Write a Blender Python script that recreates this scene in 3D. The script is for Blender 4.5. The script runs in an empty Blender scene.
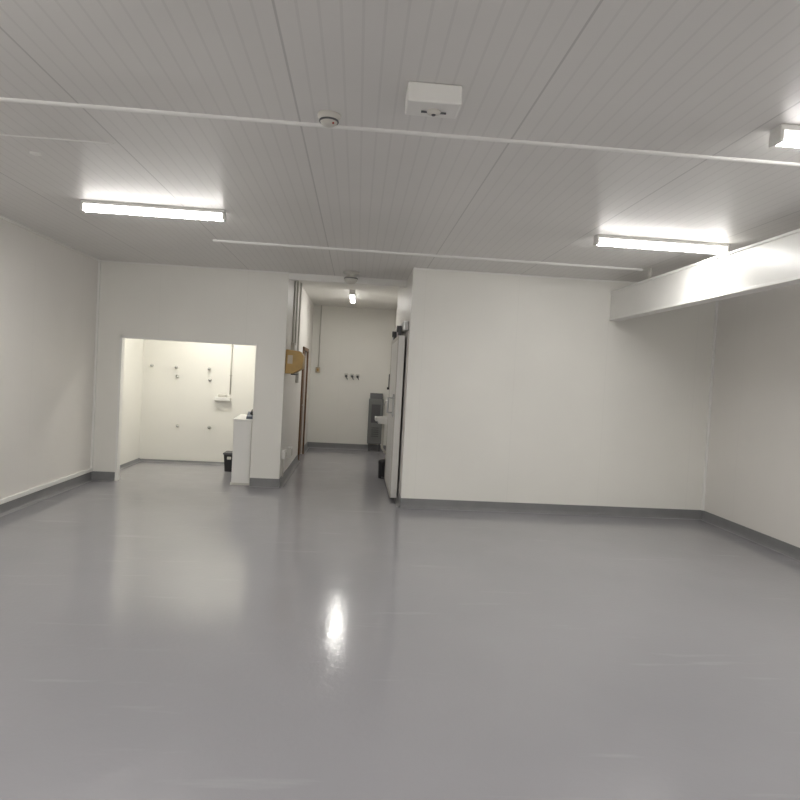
import bpy, bmesh
from math import *
from mathutils import Vector, Matrix
S=bpy.context.scene
S.view_settings.view_transform='Standard'
S.view_settings.look='None'
S.view_settings.exposure=0.0
# ------------------------------------------------------------ materials
def newmat(name):
    m=bpy.data.materials.new(name);m.use_nodes=True
    return m,m.node_tree,m.node_tree.nodes['Principled BSDF']
def N(nt,t,**kw):
    n=nt.nodes.new(t)
    for k,v in kw.items(): setattr(n,k,v)
    return n
def simple(name,col,rough=.5,metal=0,spec=.5,noise=.04,scale=6):
    m,nt,b=newmat(name)
    b.inputs['Roughness'].default_value=rough;b.inputs['Metallic'].default_value=metal
    b.inputs['Specular IOR Level'].default_value=spec
    g=N(nt,'ShaderNodeNewGeometry');no=N(nt,'ShaderNodeTexNoise');no.inputs['Scale'].default_value=scale;no.inputs['Detail'].default_value=3
    nt.links.new(g.outputs['Position'],no.inputs['Vector'])
    r=N(nt,'ShaderNodeValToRGB')
    a=[max(0,c*(1-noise)) for c in col];c2=[min(1,c*(1+noise)) for c in col]
    r.color_ramp.elements[0].color=(*a,1);r.color_ramp.elements[1].color=(*c2,1)
    r.color_ramp.elements[0].position=.3;r.color_ramp.elements[1].position=.7
    nt.links.new(no.outputs['Fac'],r.inputs['Fac']);nt.links.new(r.outputs['Color'],b.inputs['Base Color'])
    return m
def emis(name,col,s):
    m,nt,b=newmat(name)
    b.inputs['Base Color'].default_value=(.9,.9,.9,1)
    b.inputs['Emission Color'].default_value=(*col,1);b.inputs['Emission Strength'].default_value=s
    return m
def groove(nt,coord,period,width,offset=0.):
    """1 inside a thin groove repeated along one coordinate, else 0"""
    a=N(nt,'ShaderNodeMath',operation='ADD');a.inputs[1].default_value=offset+1000*period
    nt.links.new(coord,a.inputs[0])
    md=N(nt,'ShaderNodeMath',operation='MODULO');md.inputs[1].default_value=period;nt.links.new(a.outputs[0],md.inputs[0])
    lt=N(nt,'ShaderNodeMath',operation='LESS_THAN');lt.inputs[1].default_value=width;nt.links.new(md.outputs[0],lt.inputs[0])
    return lt.outputs[0]
def panelmat(name,col,axis,period,jw,rib=None,ribw=.006,offset=0.,jdark=.75,ribdark=.9,rough=.45):
    m,nt,b=newmat(name);b.inputs['Roughness'].default_value=rough
    g=N(nt,'ShaderNodeNewGeometry');sx=N(nt,'ShaderNodeSeparateXYZ');nt.links.new(g.outputs['Position'],sx.inputs[0])
    co=sx.outputs[axis]
    no=N(nt,'ShaderNodeTexNoise');no.inputs['Scale'].default_value=.9;no.inputs['Detail'].default_value=3
    nt.links.new(g.outputs['Position'],no.inputs['Vector'])
    r=N(nt,'ShaderNodeValToRGB');r.color_ramp.elements[0].position=.3;r.color_ramp.elements[1].position=.7
    r.color_ramp.elements[0].color=(*[c*.97 for c in col],1);r.color_ramp.elements[1].color=(*[min(1,c*1.02) for c in col],1)
    nt.links.new(no.outputs['Fac'],r.inputs['Fac']);out=r.outputs['Color']
    def mul(cin,mask,k):
        mx=N(nt,'ShaderNodeMix',data_type='RGBA',blend_type='MULTIPLY')
        mx.inputs['B'].default_value=(k,k,k,1);nt.links.new(mask,mx.inputs['Factor']);nt.links.new(cin,mx.inputs['A']);return mx.outputs['Result']
    j=groove(nt,co,period,jw,offset);out=mul(out,j,jdark)
    if rib:
        rb=groove(nt,co,rib,ribw,offset)
        out=mul(out,rb,ribdark)
    nt.links.new(out,b.inputs['Base Color'])
    return m
M={}
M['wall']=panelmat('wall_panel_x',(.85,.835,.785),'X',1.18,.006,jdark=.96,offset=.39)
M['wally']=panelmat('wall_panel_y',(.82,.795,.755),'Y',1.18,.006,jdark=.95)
M['alc']=simple('alcove_panel',(.88,.865,.81),.4,noise=.012,scale=2)
M['ceil']=panelmat('ceiling_panel',(.77,.755,.73),'X',1.18,.010,rib=.0843,ribw=.012,offset=.39,jdark=.80,ribdark=.93,rough=.4)
M['ceil2']=simple('corridor_ceiling_white',(.84,.83,.79),.4,noise=.01)
M['trim']=simple('white_trim',(.86,.85,.82),.35,noise=.01)
M['base']=simple('coved_skirting_grey',(.225,.225,.23),.3,noise=.05)
M['white']=simple('white_enamel',(.82,.81,.78),.3,noise=.01)
M['offw']=simple('aged_white_plastic',(.62,.60,.55),.4,noise=.02)
M['black']=simple('black_plastic',(.02,.02,.022),.4)
M['dgrey']=simple('dark_grey_plastic',(.10,.10,.105),.45)
M['mgrey']=simple('mid_grey_plastic',(.20,.205,.20),.45)
M['steel']=simple('brushed_steel',(.55,.55,.55),.3,metal=1)
M['tan']=simple('tan_board',(.42,.27,.09),.5,noise=.15)
M['brown']=simple('brown_wood',(.16,.085,.04),.45,noise=.2,scale=12)
M['blue']=simple('slate_blue_plastic',(.06,.075,.11),.4)
M['beige']=simple('beige_plastic',(.50,.43,.33),.4)
M['red']=simple('red_indicator',(.4,.05,.03),.3)
M['tube']=emis('fluorescent_diffuser',(1,.985,.95),100)
M['tubeA']=emis('alcove_diffuser',(1,.975,.90),86)
M['tubeC']=emis('corridor_diffuser',(1,.98,.93),72)
M['tubeside']=emis('diffuser_side',(1,.985,.95),4)
# floor
m,nt,b=newmat('epoxy_floor');M['floor']=m
g=N(nt,'ShaderNodeNewGeometry')
n1=N(nt,'ShaderNodeTexNoise');n1.inputs['Scale'].default_value=.55;n1.inputs['Detail'].default_value=4
n2=N(nt,'ShaderNodeTexNoise');n2.inputs['Scale'].default_value=5.;n2.inputs['Detail'].default_value=5
n3=N(nt,'ShaderNodeTexNoise');n3.inputs['Scale'].default_value=30.;n3.inputs['Detail'].default_value=2
for n in (n1,n2,n3): nt.links.new(g.outputs['Position'],n.inputs['Vector'])
r=N(nt,'ShaderNodeValToRGB');r.color_ramp.elements[0].position=.3;r.color_ramp.elements[1].position=.7
r.color_ramp.elements[0].color=(.318,.312,.332,1);r.color_ramp.elements[1].color=(.355,.348,.368,1)
nt.links.new(n1.outputs['Fac'],r.inputs['Fac'])
# pale scuffs worn into the coating
mp=N(nt,'ShaderNodeMapping');mp.inputs['Rotation'].default_value=(0,0,.35);mp.inputs['Scale'].default_value=(.9,7,1)
nt.links.new(g.outputs['Position'],mp.inputs['Vector'])
n4=N(nt,'ShaderNodeTexNoise');n4.inputs['Scale'].default_value=1.1;n4.inputs['Detail'].default_value=5;nt.links.new(mp.outputs[0],n4.inputs['Vector'])
r4=N(nt,'ShaderNodeValToRGB');r4.color_ramp.elements[0].position=.63;r4.color_ramp.elements[1].position=.74
r4.color_ramp.elements[1].color=(.30,.30,.30,1);nt.links.new(n4.outputs['Fac'],r4.inputs['Fac'])
mx=N(nt,'ShaderNodeMix',data_type='RGBA');mx.inputs['B'].default_value=(.47,.47,.48,1)
nt.links.new(r4.outputs['Color'],mx.inputs['Factor']);nt.links.new(r.outputs['Color'],mx.inputs['A'])
nt.links.new(mx.outputs['Result'],b.inputs['Base Color'])
rr=N(nt,'ShaderNodeMapRange');rr.inputs['From Min'].default_value=.3;rr.inputs['From Max'].default_value=.7;rr.inputs['To Min'].default_value=.10;rr.inputs['To Max'].default_value=.18
nt.links.new(n2.outputs['Fac'],rr.inputs['Value']);nt.links.new(rr.outputs[0],b.inputs['Roughness'])
b.inputs['Specular IOR Level'].default_value=.6
bp=N(nt,'ShaderNodeBump');bp.inputs['Strength'].default_value=.2;bp.inputs['Distance'].default_value=.004
nt.links.new(n3.outputs['Fac'],bp.inputs['Height']);nt.links.new(bp.outputs[0],b.inputs['Normal'])
# ------------------------------------------------------------ mesh builder
class MB:
    def __init__(s,name): s.n=name;s.bm=bmesh.new();s.mats=[]
    def mi(s,k):
        if k not in s.mats: s.mats.append(k)
        return s.mats.index(k)
    def _add(s,fn,mat,bev=0,smooth=False,seg=2):
        t=bmesh.new();fn(t)
        if bev>0: bmesh.ops.bevel(t,geom=t.edges[:],offset=bev,segments=seg,affect='EDGES',profile=.5)
        bmesh.ops.recalc_face_normals(t,faces=t.faces[:])
        i=s.mi(mat)
        for f in t.faces: f.material_index=i;f.smooth=smooth
        me=bpy.data.meshes.new('tmp');t.to_mesh(me);t.free();s.bm.from_mesh(me);bpy.data.meshes.remove(me)
    def box(s,x0,x1,y0,y1,z0,z1,mat,bev=0):
        def fn(t):
            bmesh.ops.create_cube(t,size=1)
            for v in t.verts: v.co=((x0+x1)/2+v.co.x*(x1-x0),(y0+y1)/2+v.co.y*(y1-y0),(z0+z1)/2+v.co.z*(z1-z0))
        s._add(fn,mat,bev)
    def prism(s,prof,a0,a1,axis,mat,bev=0):
        """extrude 2D profile along axis: x:(y,z) y:(x,z) z:(x,y)"""
        def P(p,a): return {'x':(a,p[0],p[1]),'y':(p[0],a,p[1]),'z':(p[0],p[1],a)}[axis]
        def fn(t):
            A=[t.verts.new(P(p,a0)) for p in prof];B=[t.verts.new(P(p,a1)) for p in prof]
            t.faces.new(A);t.faces.new(B[::-1])
            for i in range(len(prof)):
                j=(i+1)%len(prof);t.faces.new([A[i],A[j],B[j],B[i]])
        s._add(fn,mat,bev)
    def tube(s,pts,r,mat,seg=12):
        pts=[Vector(p) for p in pts]
        def fn(t):
            rings=[]
            up=None
            for i,p in enumerate(pts):
                d=(pts[min(i+1,len(pts)-1)]-pts[max(i-1,0)]).normalized()
                if up is None: up=d.orthogonal().normalized()
                up=(up-d*up.dot(d)).normalized();w=d.cross(up)
                rings.append([t.verts.new(p+(up*cos(2*pi*k/seg)+w*sin(2*pi*k/seg))*r) for k in range(seg)])
            for a,b_ in zip(rings,rings[1:]):
                for k in range(seg): t.faces.new([a[k],a[(k+1)%seg],b_[(k+1)%seg],b_[k]])
            t.faces.new(rings[0]);t.faces.new(rings[-1])
        s._add(fn,mat,0,True)
    def lathe(s,c,prof,mat,seg=32):
        """profile (r,z) about vertical axis at c"""
        def fn(t):
            rings=[[t.verts.new((c[0]+r*cos(2*pi*k/seg),c[1]+r*sin(2*pi*k/seg),c[2]+z)) for k in range(seg)] for r,z in prof]
            for a,b_ in zip(rings,rings[1:]):
                for k in range(seg): t.faces.new([a[k],a[(k+1)%seg],b_[(k+1)%seg],b_[k]])
            t.faces.new(rings[0]);t.faces.new(rings[-1])
        s._add(fn,mat,0,True)
    def done(s):
        vs=[v.co for v in s.bm.verts];c=Vector([(min(v[i] for v in vs)+max(v[i] for v in vs))/2 for i in range(3)])
        for v in s.bm.verts: v.co-=c
        me=bpy.data.meshes.new(s.n);s.bm.to_mesh(me);s.bm.free()
        for k in s.mats: me.materials.append(M[k])
        o=bpy.data.objects.new(s.n,me);o.location=c;S.collection.objects.link(o);return o
# ------------------------------------------------------------ room
xL,xR,D1,D2,D3,xC,xG,xK=-3.572,4.570,7.709,8.728,13.59,.6275,-1.016,.77
H=3.0;HC=3.1;YB=-3.5;AY=10.62;T=.1
def B(name,*a):
    b=MB(name);b.box(*a);return b.done()
B('floor',xL-T,xR+T,YB-T,D3+T,-.1,0,'floor')
B('ceiling',xL-T,xR+T,YB-T,D2+T,H,H+.15,'ceil')
B('ceiling_corridor',xG-T,xR,D2+T,D3+T,HC,HC+.1,'ceil2')
B('ceiling_alcove',xL-T,xG-T,D2+T,AY+T,2.75,2.85,'alc')
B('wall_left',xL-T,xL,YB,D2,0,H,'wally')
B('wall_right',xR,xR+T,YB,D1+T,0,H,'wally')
B('wall_behind',xL-T,xR+T,YB-T,YB,0,H,'wall')
B('wall_back_right',xC,xR,D1,D1+T,0,H,'wall')
w=MB('wall_back_left')
w.box(xL-T,-3.25,D2,D2+T,0,H,'wall');w.box(-3.25,-1.42,D2,D2+T,1.99,H,'wall');w.box(-1.42,xG,D2,D2+T,0,H,'wall')
w.done()
B('wall_header_corridor',xG,xC,D2+.02,D2+T+.02,2.91,H,'trim')
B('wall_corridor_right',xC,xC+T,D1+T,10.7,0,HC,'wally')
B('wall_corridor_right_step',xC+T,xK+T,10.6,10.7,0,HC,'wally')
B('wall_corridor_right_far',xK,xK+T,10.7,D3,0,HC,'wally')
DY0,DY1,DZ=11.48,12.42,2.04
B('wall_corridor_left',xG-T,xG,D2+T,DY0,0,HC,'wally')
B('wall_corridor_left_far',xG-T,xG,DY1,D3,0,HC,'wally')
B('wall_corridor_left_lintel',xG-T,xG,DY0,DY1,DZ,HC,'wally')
B('wall_corridor_end',xG-T,xK+T,D3,D3+T,0,HC,'wall')
B('wall_alcove_back',xL-T,xG-T,AY,AY+T,0,2.75,'alc')
B('wall_alcove_left',xL-T,xL,D2+T,AY,0,2.75,'alc')
# coved skirting
def cove(name,p0,p1,n,h=.12,t=.012,mat='base'):
    b=MB(name)
    prof=[(0,0),(.05,0),(.028,.006),(.016,.02),(t,.04),(t,h),(0,h)]
    p0=Vector(p0);p1=Vector(p1);n=Vector(n)
    def fn(t_):
        A=[t_.verts.new((p0.x+n.x*a,p0.y+n.y*a,z)) for a,z in prof];Bv=[t_.verts.new((p1.x+n.x*a,p1.y+n.y*a,z)) for a,z in prof]
        t_.faces.new(A);t_.faces.new(Bv)
        for i in range(len(prof)):
            j=(i+1)%len(prof);t_.faces.new([A[i],A[j],Bv[j],Bv[i]])
    b._add(fn,mat);return b.done()
cove('baseboard_left',(xL,YB),(xL,D2),(1,0))
cove('baseboard_right',(xR,YB),(xR,D1),(-1,0))
cove('baseboard_back_right',(xC,D1),(xR,D1),(0,-1))
cove('baseboard_back_left',(xL,D2),(-3.25,D2),(0,-1))
cove('baseboard_pier',(-1.42,D2),(xG,D2),(0,-1))
cove('baseboard_corridor_left',(xG,D2),(xG,DY0-.07),(1,0))
cove('baseboard_corridor_left_far',(xG,DY1+.07),(xG,D3),(1,0))
cove('baseboard_corridor_end',(xG,D3),(xK,D3),(0,-1))
cove('baseboard_corridor_right',(xC,D1),(xC,10.7),(-1,0))
cove('baseboard_alcove_left',(xL,D2+T),(xL,AY),(1,0),h=.05)
cove('baseboard_alcove_back',(xL,AY),(xG-T,AY),(0,-1),h=.03)
B('trim_1',xL,xL+.03,YB,D2,.122,.165,'trim')
B('trim_2',xL,xL+.025,D2-.025,D2,.12,H,'trim')
B('trim_3',xR-.025,xR,D1-.025,D1,.12,H,'trim')
t=MB('trim_4')
t.box(-3.255,-3.225,D2-.006,D2+T,0.0,1.99,'trim');t.box(-3.255,-1.415,D2-.006,D2+T,1.965,1.993,'trim');t.done()
def halfround(name,x0,x1,y,r=.03):
    b=MB(name);b.prism([(y+r*cos(pi+pi*k/10),H+.8*r*sin(pi+pi*k/10)) for k in range(11)],x0,x1,'x','trim');return b.done()
halfround('trim_5',xL,xR,3.5,.018)
halfround('trim_6',-1.62,3.15,6.85,.026)
halfround('trim_7',xL,-1.6,4.06,.008)
t=MB('trim_8')
t.box(xL+.03,xG,D2-.018,D2,H-.018,H,'trim');t.box(xC,xR-.03,D1-.018,D1,H-.018,H,'trim');t.box(xL,xL+.018,YB,D2-.03,H-.018,H,'trim');t.done()
# ------------------------------------------------------------ boxed beam
b=MB('suspended_duct')
bx=3.164;bw=.11
b.box(bx,bx+bw,YB+.01,D1-.002,2.497,2.866,'white')
b.box(bx-.012,bx+bw+.012,YB+.01,D1-.003,2.845,2.868,'trim',.003)
b.box(bx-.012,bx+bw+.012,YB+.01,D1-.003,2.495,2.520,'trim',.003)
for y in (-2,.4,2.3): b.box(bx-.004,bx+bw+.004,y,y+.02,2.50,2.86,'white')
for y in (-2.4,0,2.3,6.78):
    b.tube([(bx+.05,y,2.86),(bx+.05,y,H-.001)],.016,'offw');b.box(bx+.01,bx+.09,y-.04,y+.04,2.866,2.878,'offw')
b.done()
# ------------------------------------------------------------ lights
def batten(axis,a0,a1,c,zc,mat):
    b=MB('fluorescent_batten_light')
    def bx_(p0,p1,q0,q1,z0,z1,m_,bv):
        if axis=='x': b.box(p0,p1,q0,q1,z0,z1,m_,bv)
        else: b.box(q0,q1,p0,p1,z0,z1,m_,bv)
    bx_(a0,a1,c-.046,c+.046,zc-.03,zc,'white',.004)
    side=[(c-.040,zc-.03),(c-.042,zc-.060),(c-.036,zc-.076),(c+.036,zc-.076),(c+.042,zc-.060),(c+.040,zc-.03)]
    b.prism(side,a0+.02,a1-.02,axis,'tubeside')
    low=[(c-.037,zc-.0765),(c-.026,zc-.084),(c,zc-.088),(c+.026,zc-.084),(c+.037,zc-.0765)]
    b.prism(low,a0+.02,a1-.02,axis,mat)
    bx_(a0,a0+.02,c-.046,c+.046,zc-.090,zc-.028,'white',.004);bx_(a1-.02,a1,c-.046,c+.046,zc-.090,zc-.028,'white',.004)
    return b.done()
def batten_x(x0,x1,y,zc=H,mat='tube'): return batten('x',x0,x1,y,zc,mat)
def batten_y(x,y0,y1,zc,mat): return batten('y',y0,y1,x,zc,mat)
batten_x(-2.43,-1.22,5.56);batten_x(2.07,3.30,5.48)
batten_x(-2.43,-1.22,1.9);batten_x(2.05,3.13,3.05)
for y in (.1,-2.3):
    batten_x(-2.43,-1.22,y);batten_x(1.9,3.1,y)
batten_x(3.36,4.5,.1)  # added batten, out of view, brightens the right wall shadowed by the duct
batten_x(-2.9,-1.7,9.75,2.75,'tubeA')
batten_y(-.16,10.8,12.0,HC,'tubeC')
# ------------------------------------------------------------ ceiling devices
b=MB('smoke_detector')
b.lathe((-.22,3.36,H),[(.062,0),(.062,-.012),(.055,-.016),(.05,-.03),(.042,-.045),(.03,-.055),(.012,-.058)],'offw')
b.lathe((-.22,3.36,H-.03),[(.052,0),(.053,-.004),(.052,-.008)],'dgrey')
b.lathe((-.195,3.33,H-.048),[(.005,0),(.005,-.008)],'red',12);b.done()
b=MB('smoke_detector')
b.lathe((-.15,8.35,H),[(.11,0),(.11,-.02),(.095,-.03),(.05,-.035),(.05,-.06),(.085,-.075),(.09,-.11),(.06,-.15),(.02,-.16)],'offw')
b.lathe((-.15,8.35,H-.082),[(.092,0),(.095,-.006),(.092,-.012)],'dgrey');b.done()
b=MB('emergency_light')
b.box(.165,.42,2.90,3.07,2.91,H,'white',.008)
b.lathe((.30,3.0,2.91),[(.035,.002),(.033,-.008),(.02,-.014),(.008,-.016)],'offw');b.lathe((.30,3.0,2.896),[(.012,0),(.008,-.006)],'dgrey',16)
b.tube([(.24,3.0,2.905),(.36,3.0,2.905)],.005,'dgrey');b.done()
b=MB('sprinkler_cap');b.lathe((-2.23,4.37,H),[(.035,0),(.035,-.006),(.02,-.012),(.008,-.014)],'trim');b.done()
# ------------------------------------------------------------ alcove contents
b=MB('counter_pedestal')
b.box(-1.69,-1.44,8.80,9.35,.0,.905,'white',.006)
b.prism([(8.785,.905),(9.365,.905),(9.365,.955),(8.785,.925)],-1.70,-1.43,'x','white',.004)
b.box(-1.685,-1.445,8.795,8.80,.02,.89,'trim',.002);b.box(-1.7,-1.43,8.79,9.36,.0,.03,'offw')
b.done()
b=MB('desk_phone')
b.prism([(8.83,.93),(9.0,.94),(9.0,1.03),(8.86,.965)],-1.53,-1.44,'x','blue',.006)
b.tube([(-1.46,8.86,1.0),(-1.46,8.88,1.03),(-1.46,8.98,1.05),(-1.46,9.0,1.02)],.018,'black');b.done()
b=MB('black_waste_bin')
def taper(t):
    bmesh.ops.create_cube(t,size=1)
    for v in t.verts:
        k=.85 if v.co.z<0 else 1
        v.co=(-1.91+v.co.x*.24*k,10.0+v.co.y*.26*k,.14+v.co.z*.28)
b._add(taper,'black',.01);b.box(-2.04,-1.78,9.86,10.14,.27,.30,'dgrey',.008);b.box(-1.97,-1.91,9.84,9.87,.2,.24,'offw',.004);b.done()
b=MB('wall_shelf_box')
b.box(-2.36,-2.10,AY-.10,AY,1.08,1.14,'white',.008);b.box(-2.30,-2.16,AY-.085,AY-.02,1.14,1.19,'offw',.01);b.done()
b=MB('electrical_conduit');b.tube([(-2.12,AY-.014,1.19),(-2.12,AY-.014,2.75)],.011,'offw')
for z in (1.5,2.0,2.5): b.box(-2.14,-2.10,AY-.02,AY,z,z+.02,'offw')
b.done()
for x,z in [(-3.42,1.61),(-3.02,1.60),(-3.0,1.45),(-2.48,1.60),(-2.46,1.42),(-2.96,.62),(-2.44,.62)]:
    b=MB('wall_pipe_stub');b.tube([(x,AY-.002,z),(x,AY-.03,z)],.026,'offw');b.tube([(x,AY-.03,z),(x,AY-.07,z)],.013,'steel');b.done()
# ------------------------------------------------------------ corridor left
b=MB('paper_towel_dispenser')
yy=8.80
b.prism([(xG,1.60),(xG+.10,1.60),(xG+.24,1.68),(xG+.25,1.86),(xG+.20,1.92),(xG,1.94)],yy,yy+.34,'y','tan',.008)
b.box(xG+.03,xG+.10,yy-.004,yy+.0,1.74,1.86,'beige',.002);b.box(xG+.08,xG+.16,yy+.05,yy+.29,1.585,1.60,'black');b.done()
b=MB('door_1')
b.box(xG-.07,xG-.03,DY0+.011,DY1-.011,0.005,DZ-.011,'brown')
for y0,y1 in ((DY0-.06,DY0+.01),(DY1-.01,DY1+.06)): b.box(xG+.001,xG+.03,y0,y1,0,DZ+.06,'brown',.004)
b.box(xG+.001,xG+.03,DY0-.06,DY1+.06,DZ-.01,DZ+.06,'brown',.004)
b.tube([(xG-.03,DY0+.08,1.02),(xG+.03,DY0+.08,1.02),(xG+.03,DY0+.2,1.02)],.01,'steel');b.done()
b=MB('conduit_run')
for y in (9.5,9.9,10.4): 
    b.tube([(xG+.014,y,2.05 if y<10 else 1.6),(xG+.014,y,HC)],.013,'offw')
b.box(xG,xG+.05,9.43,9.57,1.93,2.07,'offw',.006);b.box(xG,xG+.05,10.33,10.47,1.45,1.62,'offw',.006);b.done()
b=MB('wall_socket');b.box(xG,xG+.05,8.86,9.02,.38,.50,'white',.006);b.box(xG+.05,xG+.06,8.9,8.98,.41,.47,'offw',.003);b.tube([(xG+.02,8.94,.12),(xG+.02,8.94,.38)],.012,'offw');b.done()
b=MB('wall_socket');b.box(xG,xG+.06,9.6,9.8,.30,.46,'white',.006);b.box(xG+.06,xG+.068,9.63,9.77,.33,.43,'offw',.003);b.done()
# ------------------------------------------------------------ corridor end
b=MB('light_switch');b.box(-.91,-.81,D3-.04,D3,1.64,1.76,'beige',.008);b.box(-.88,-.84,D3-.048,D3-.04,1.67,1.73,'tan',.003)
b.tube([(-.85,D3-.014,1.76),(-.85,D3-.014,HC)],.012,'offw');b.done()
for i,x in enumerate((-.24,-.11,.01)):
    b=MB('plug_socket');b.box(x-.04,x+.04,D3-.03,D3,1.58,1.66,'offw',.006);b.lathe((x,D3-.045,1.60),[(.018,-.025),(.024,-.01),(.020,.025)],'dgrey',16)
    b.tube([(x,D3-.045,1.58),(x+.02,D3-.045,1.55),(x+.03,D3-.03,1.53)],.007,'dgrey');b.done()
b=MB('grey_electrical_cabinet')
x0,x1,y1=.285,.60,D3
b.box(x0,x1,y1-.16,y1,.16,1.14,'mgrey',.015)
b.box(x0+.02,x1-.02,y1-.175,y1-.16,.26,1.10,'mgrey',.006)
b.box(x0+.06,x1-.06,y1-.181,y1-.175,.62,1.02,'dgrey',.004)
for k in range(5): b.box(x0+.08,x1-.08,y1-.185,y1-.175,.32+k*.045,.34+k*.045,'dgrey',.002)
b.prism([(y1-.16,1.14),(y1-.11,1.26),(y1,1.26),(y1,1.14)],x0+.02,x1-.02,'x','dgrey',.006)
b.box(x1-.045,x1-.03,y1-.20,y1-.175,.66,.78,'steel',.003)
for xx in (x0+.03,x1-.06): b.box(xx,xx+.03,y1-.14,y1-.06,0,.165,'dgrey')
b.done()
# ------------------------------------------------------------ sliding door + basin, corridor right
b=MB('sliding_coldroom_door')
b.box(.515,.60,8.10,9.70,.04,2.18,'white',.008)
for y0,y1,z0,z1 in ((8.10,9.70,.04,.09),(8.10,9.70,2.13,2.18),(8.10,8.15,.04,2.18),(9.65,9.70,.04,2.18)): b.box(.508,.517,y0,y1,z0,z1,'offw')
b.box(.56,xC-.001,7.95,10.5,2.24,2.36,'steel',.006)
for y in (8.35,9.45): b.box(.52,.56,y-.06,y+.06,2.10,2.32,'dgrey',.006);b.tube([(.50,y,2.28),(.60,y,2.28)],.045,'dgrey',20)
b.box(.49,.515,8.28,8.36,1.10,1.40,'steel',.006)
b.tube([(.515,8.32,1.15),(.43,8.32,1.15),(.43,8.32,1.35),(.515,8.32,1.35)],.014,'steel')
b.box(.60,xC-.014,8.3,8.4,.055,.10,'steel');b.box(.60,xC-.014,9.4,9.5,.055,.10,'steel')
b.done()
b=MB('hand_wash_basin')
bz=.86;bl=.33
for y in (10.02,10.40): b.prism([(xC-.002,bz),(xC-.002,bz+.1),(bl+.01,bz+.1),(bl,bz+.07),(bl+.08,bz),],y,y+.04,'y','white',.004)
b.box(bl,bl+.03,10.02,10.44,bz+.04,bz+.1,'white',.006);b.box(bl+.05,xC-.002,10.05,10.41,bz,bz+.02,'white')
b.box(.56,xC-.002,10.02,10.44,bz,bz+.22,'white',.004)
b.tube([(.57,10.23,bz+.1),(.57,10.23,bz+.32),(.54,10.23,bz+.37),(.50,10.23,bz+.37),(.47,10.23,bz+.30)],.012,'steel')
b.tube([(.47,10.23,bz),(.47,10.23,.45),(.52,10.23,.38),(xC-.002,10.23,.38)],.022,'offw');b.done()
b=MB('soap_dispenser');b.box(.52,xC-.001,10.15,10.27,1.45,1.68,'dgrey',.015);b.box(.50,.56,10.17,10.25,1.42,1.46,'black',.006);b.done()
b=MB('pedal_bin')
b.lathe((.49,9.92,0),[(.07,0),(.072,.02),(.08,.24),(.084,.25),(.078,.29),(.03,.31)],'black')
b.box(.46,.52,9.80,9.85,.01,.03,'dgrey',.004);b.done()
# ------------------------------------------------------------ world + camera
wd=bpy.data.worlds.new('World');S.world=wd;wd.use_nodes=True
wd.node_tree.nodes['Background'].inputs[0].default_value=(.5,.5,.5,1);wd.node_tree.nodes['Background'].inputs[1].default_value=.05
yaw,pitch,roll,f,h=.0706,.0302,.0539,619.3,1.6257
F=Vector((sin(yaw)*cos(pitch),cos(yaw)*cos(pitch),-sin(pitch)));r0=Vector((cos(yaw),-sin(yaw),0));u0=r0.cross(F)
R=r0*cos(roll)+u0*sin(roll);U=-r0*sin(roll)+u0*cos(roll)
cd=bpy.data.cameras.new('camera');cd.sensor_width=36;cd.lens=f/800*36;cd.shift_y=-3.5/800;cd.clip_start=.05
co=bpy.data.objects.new('camera',cd);S.collection.objects.link(co)
mt=Matrix((( R.x,U.x,-F.x,0),(R.y,U.y,-F.y,0),(R.z,U.z,-F.z,h),(0,0,0,1)));co.matrix_world=mt
S.camera=co
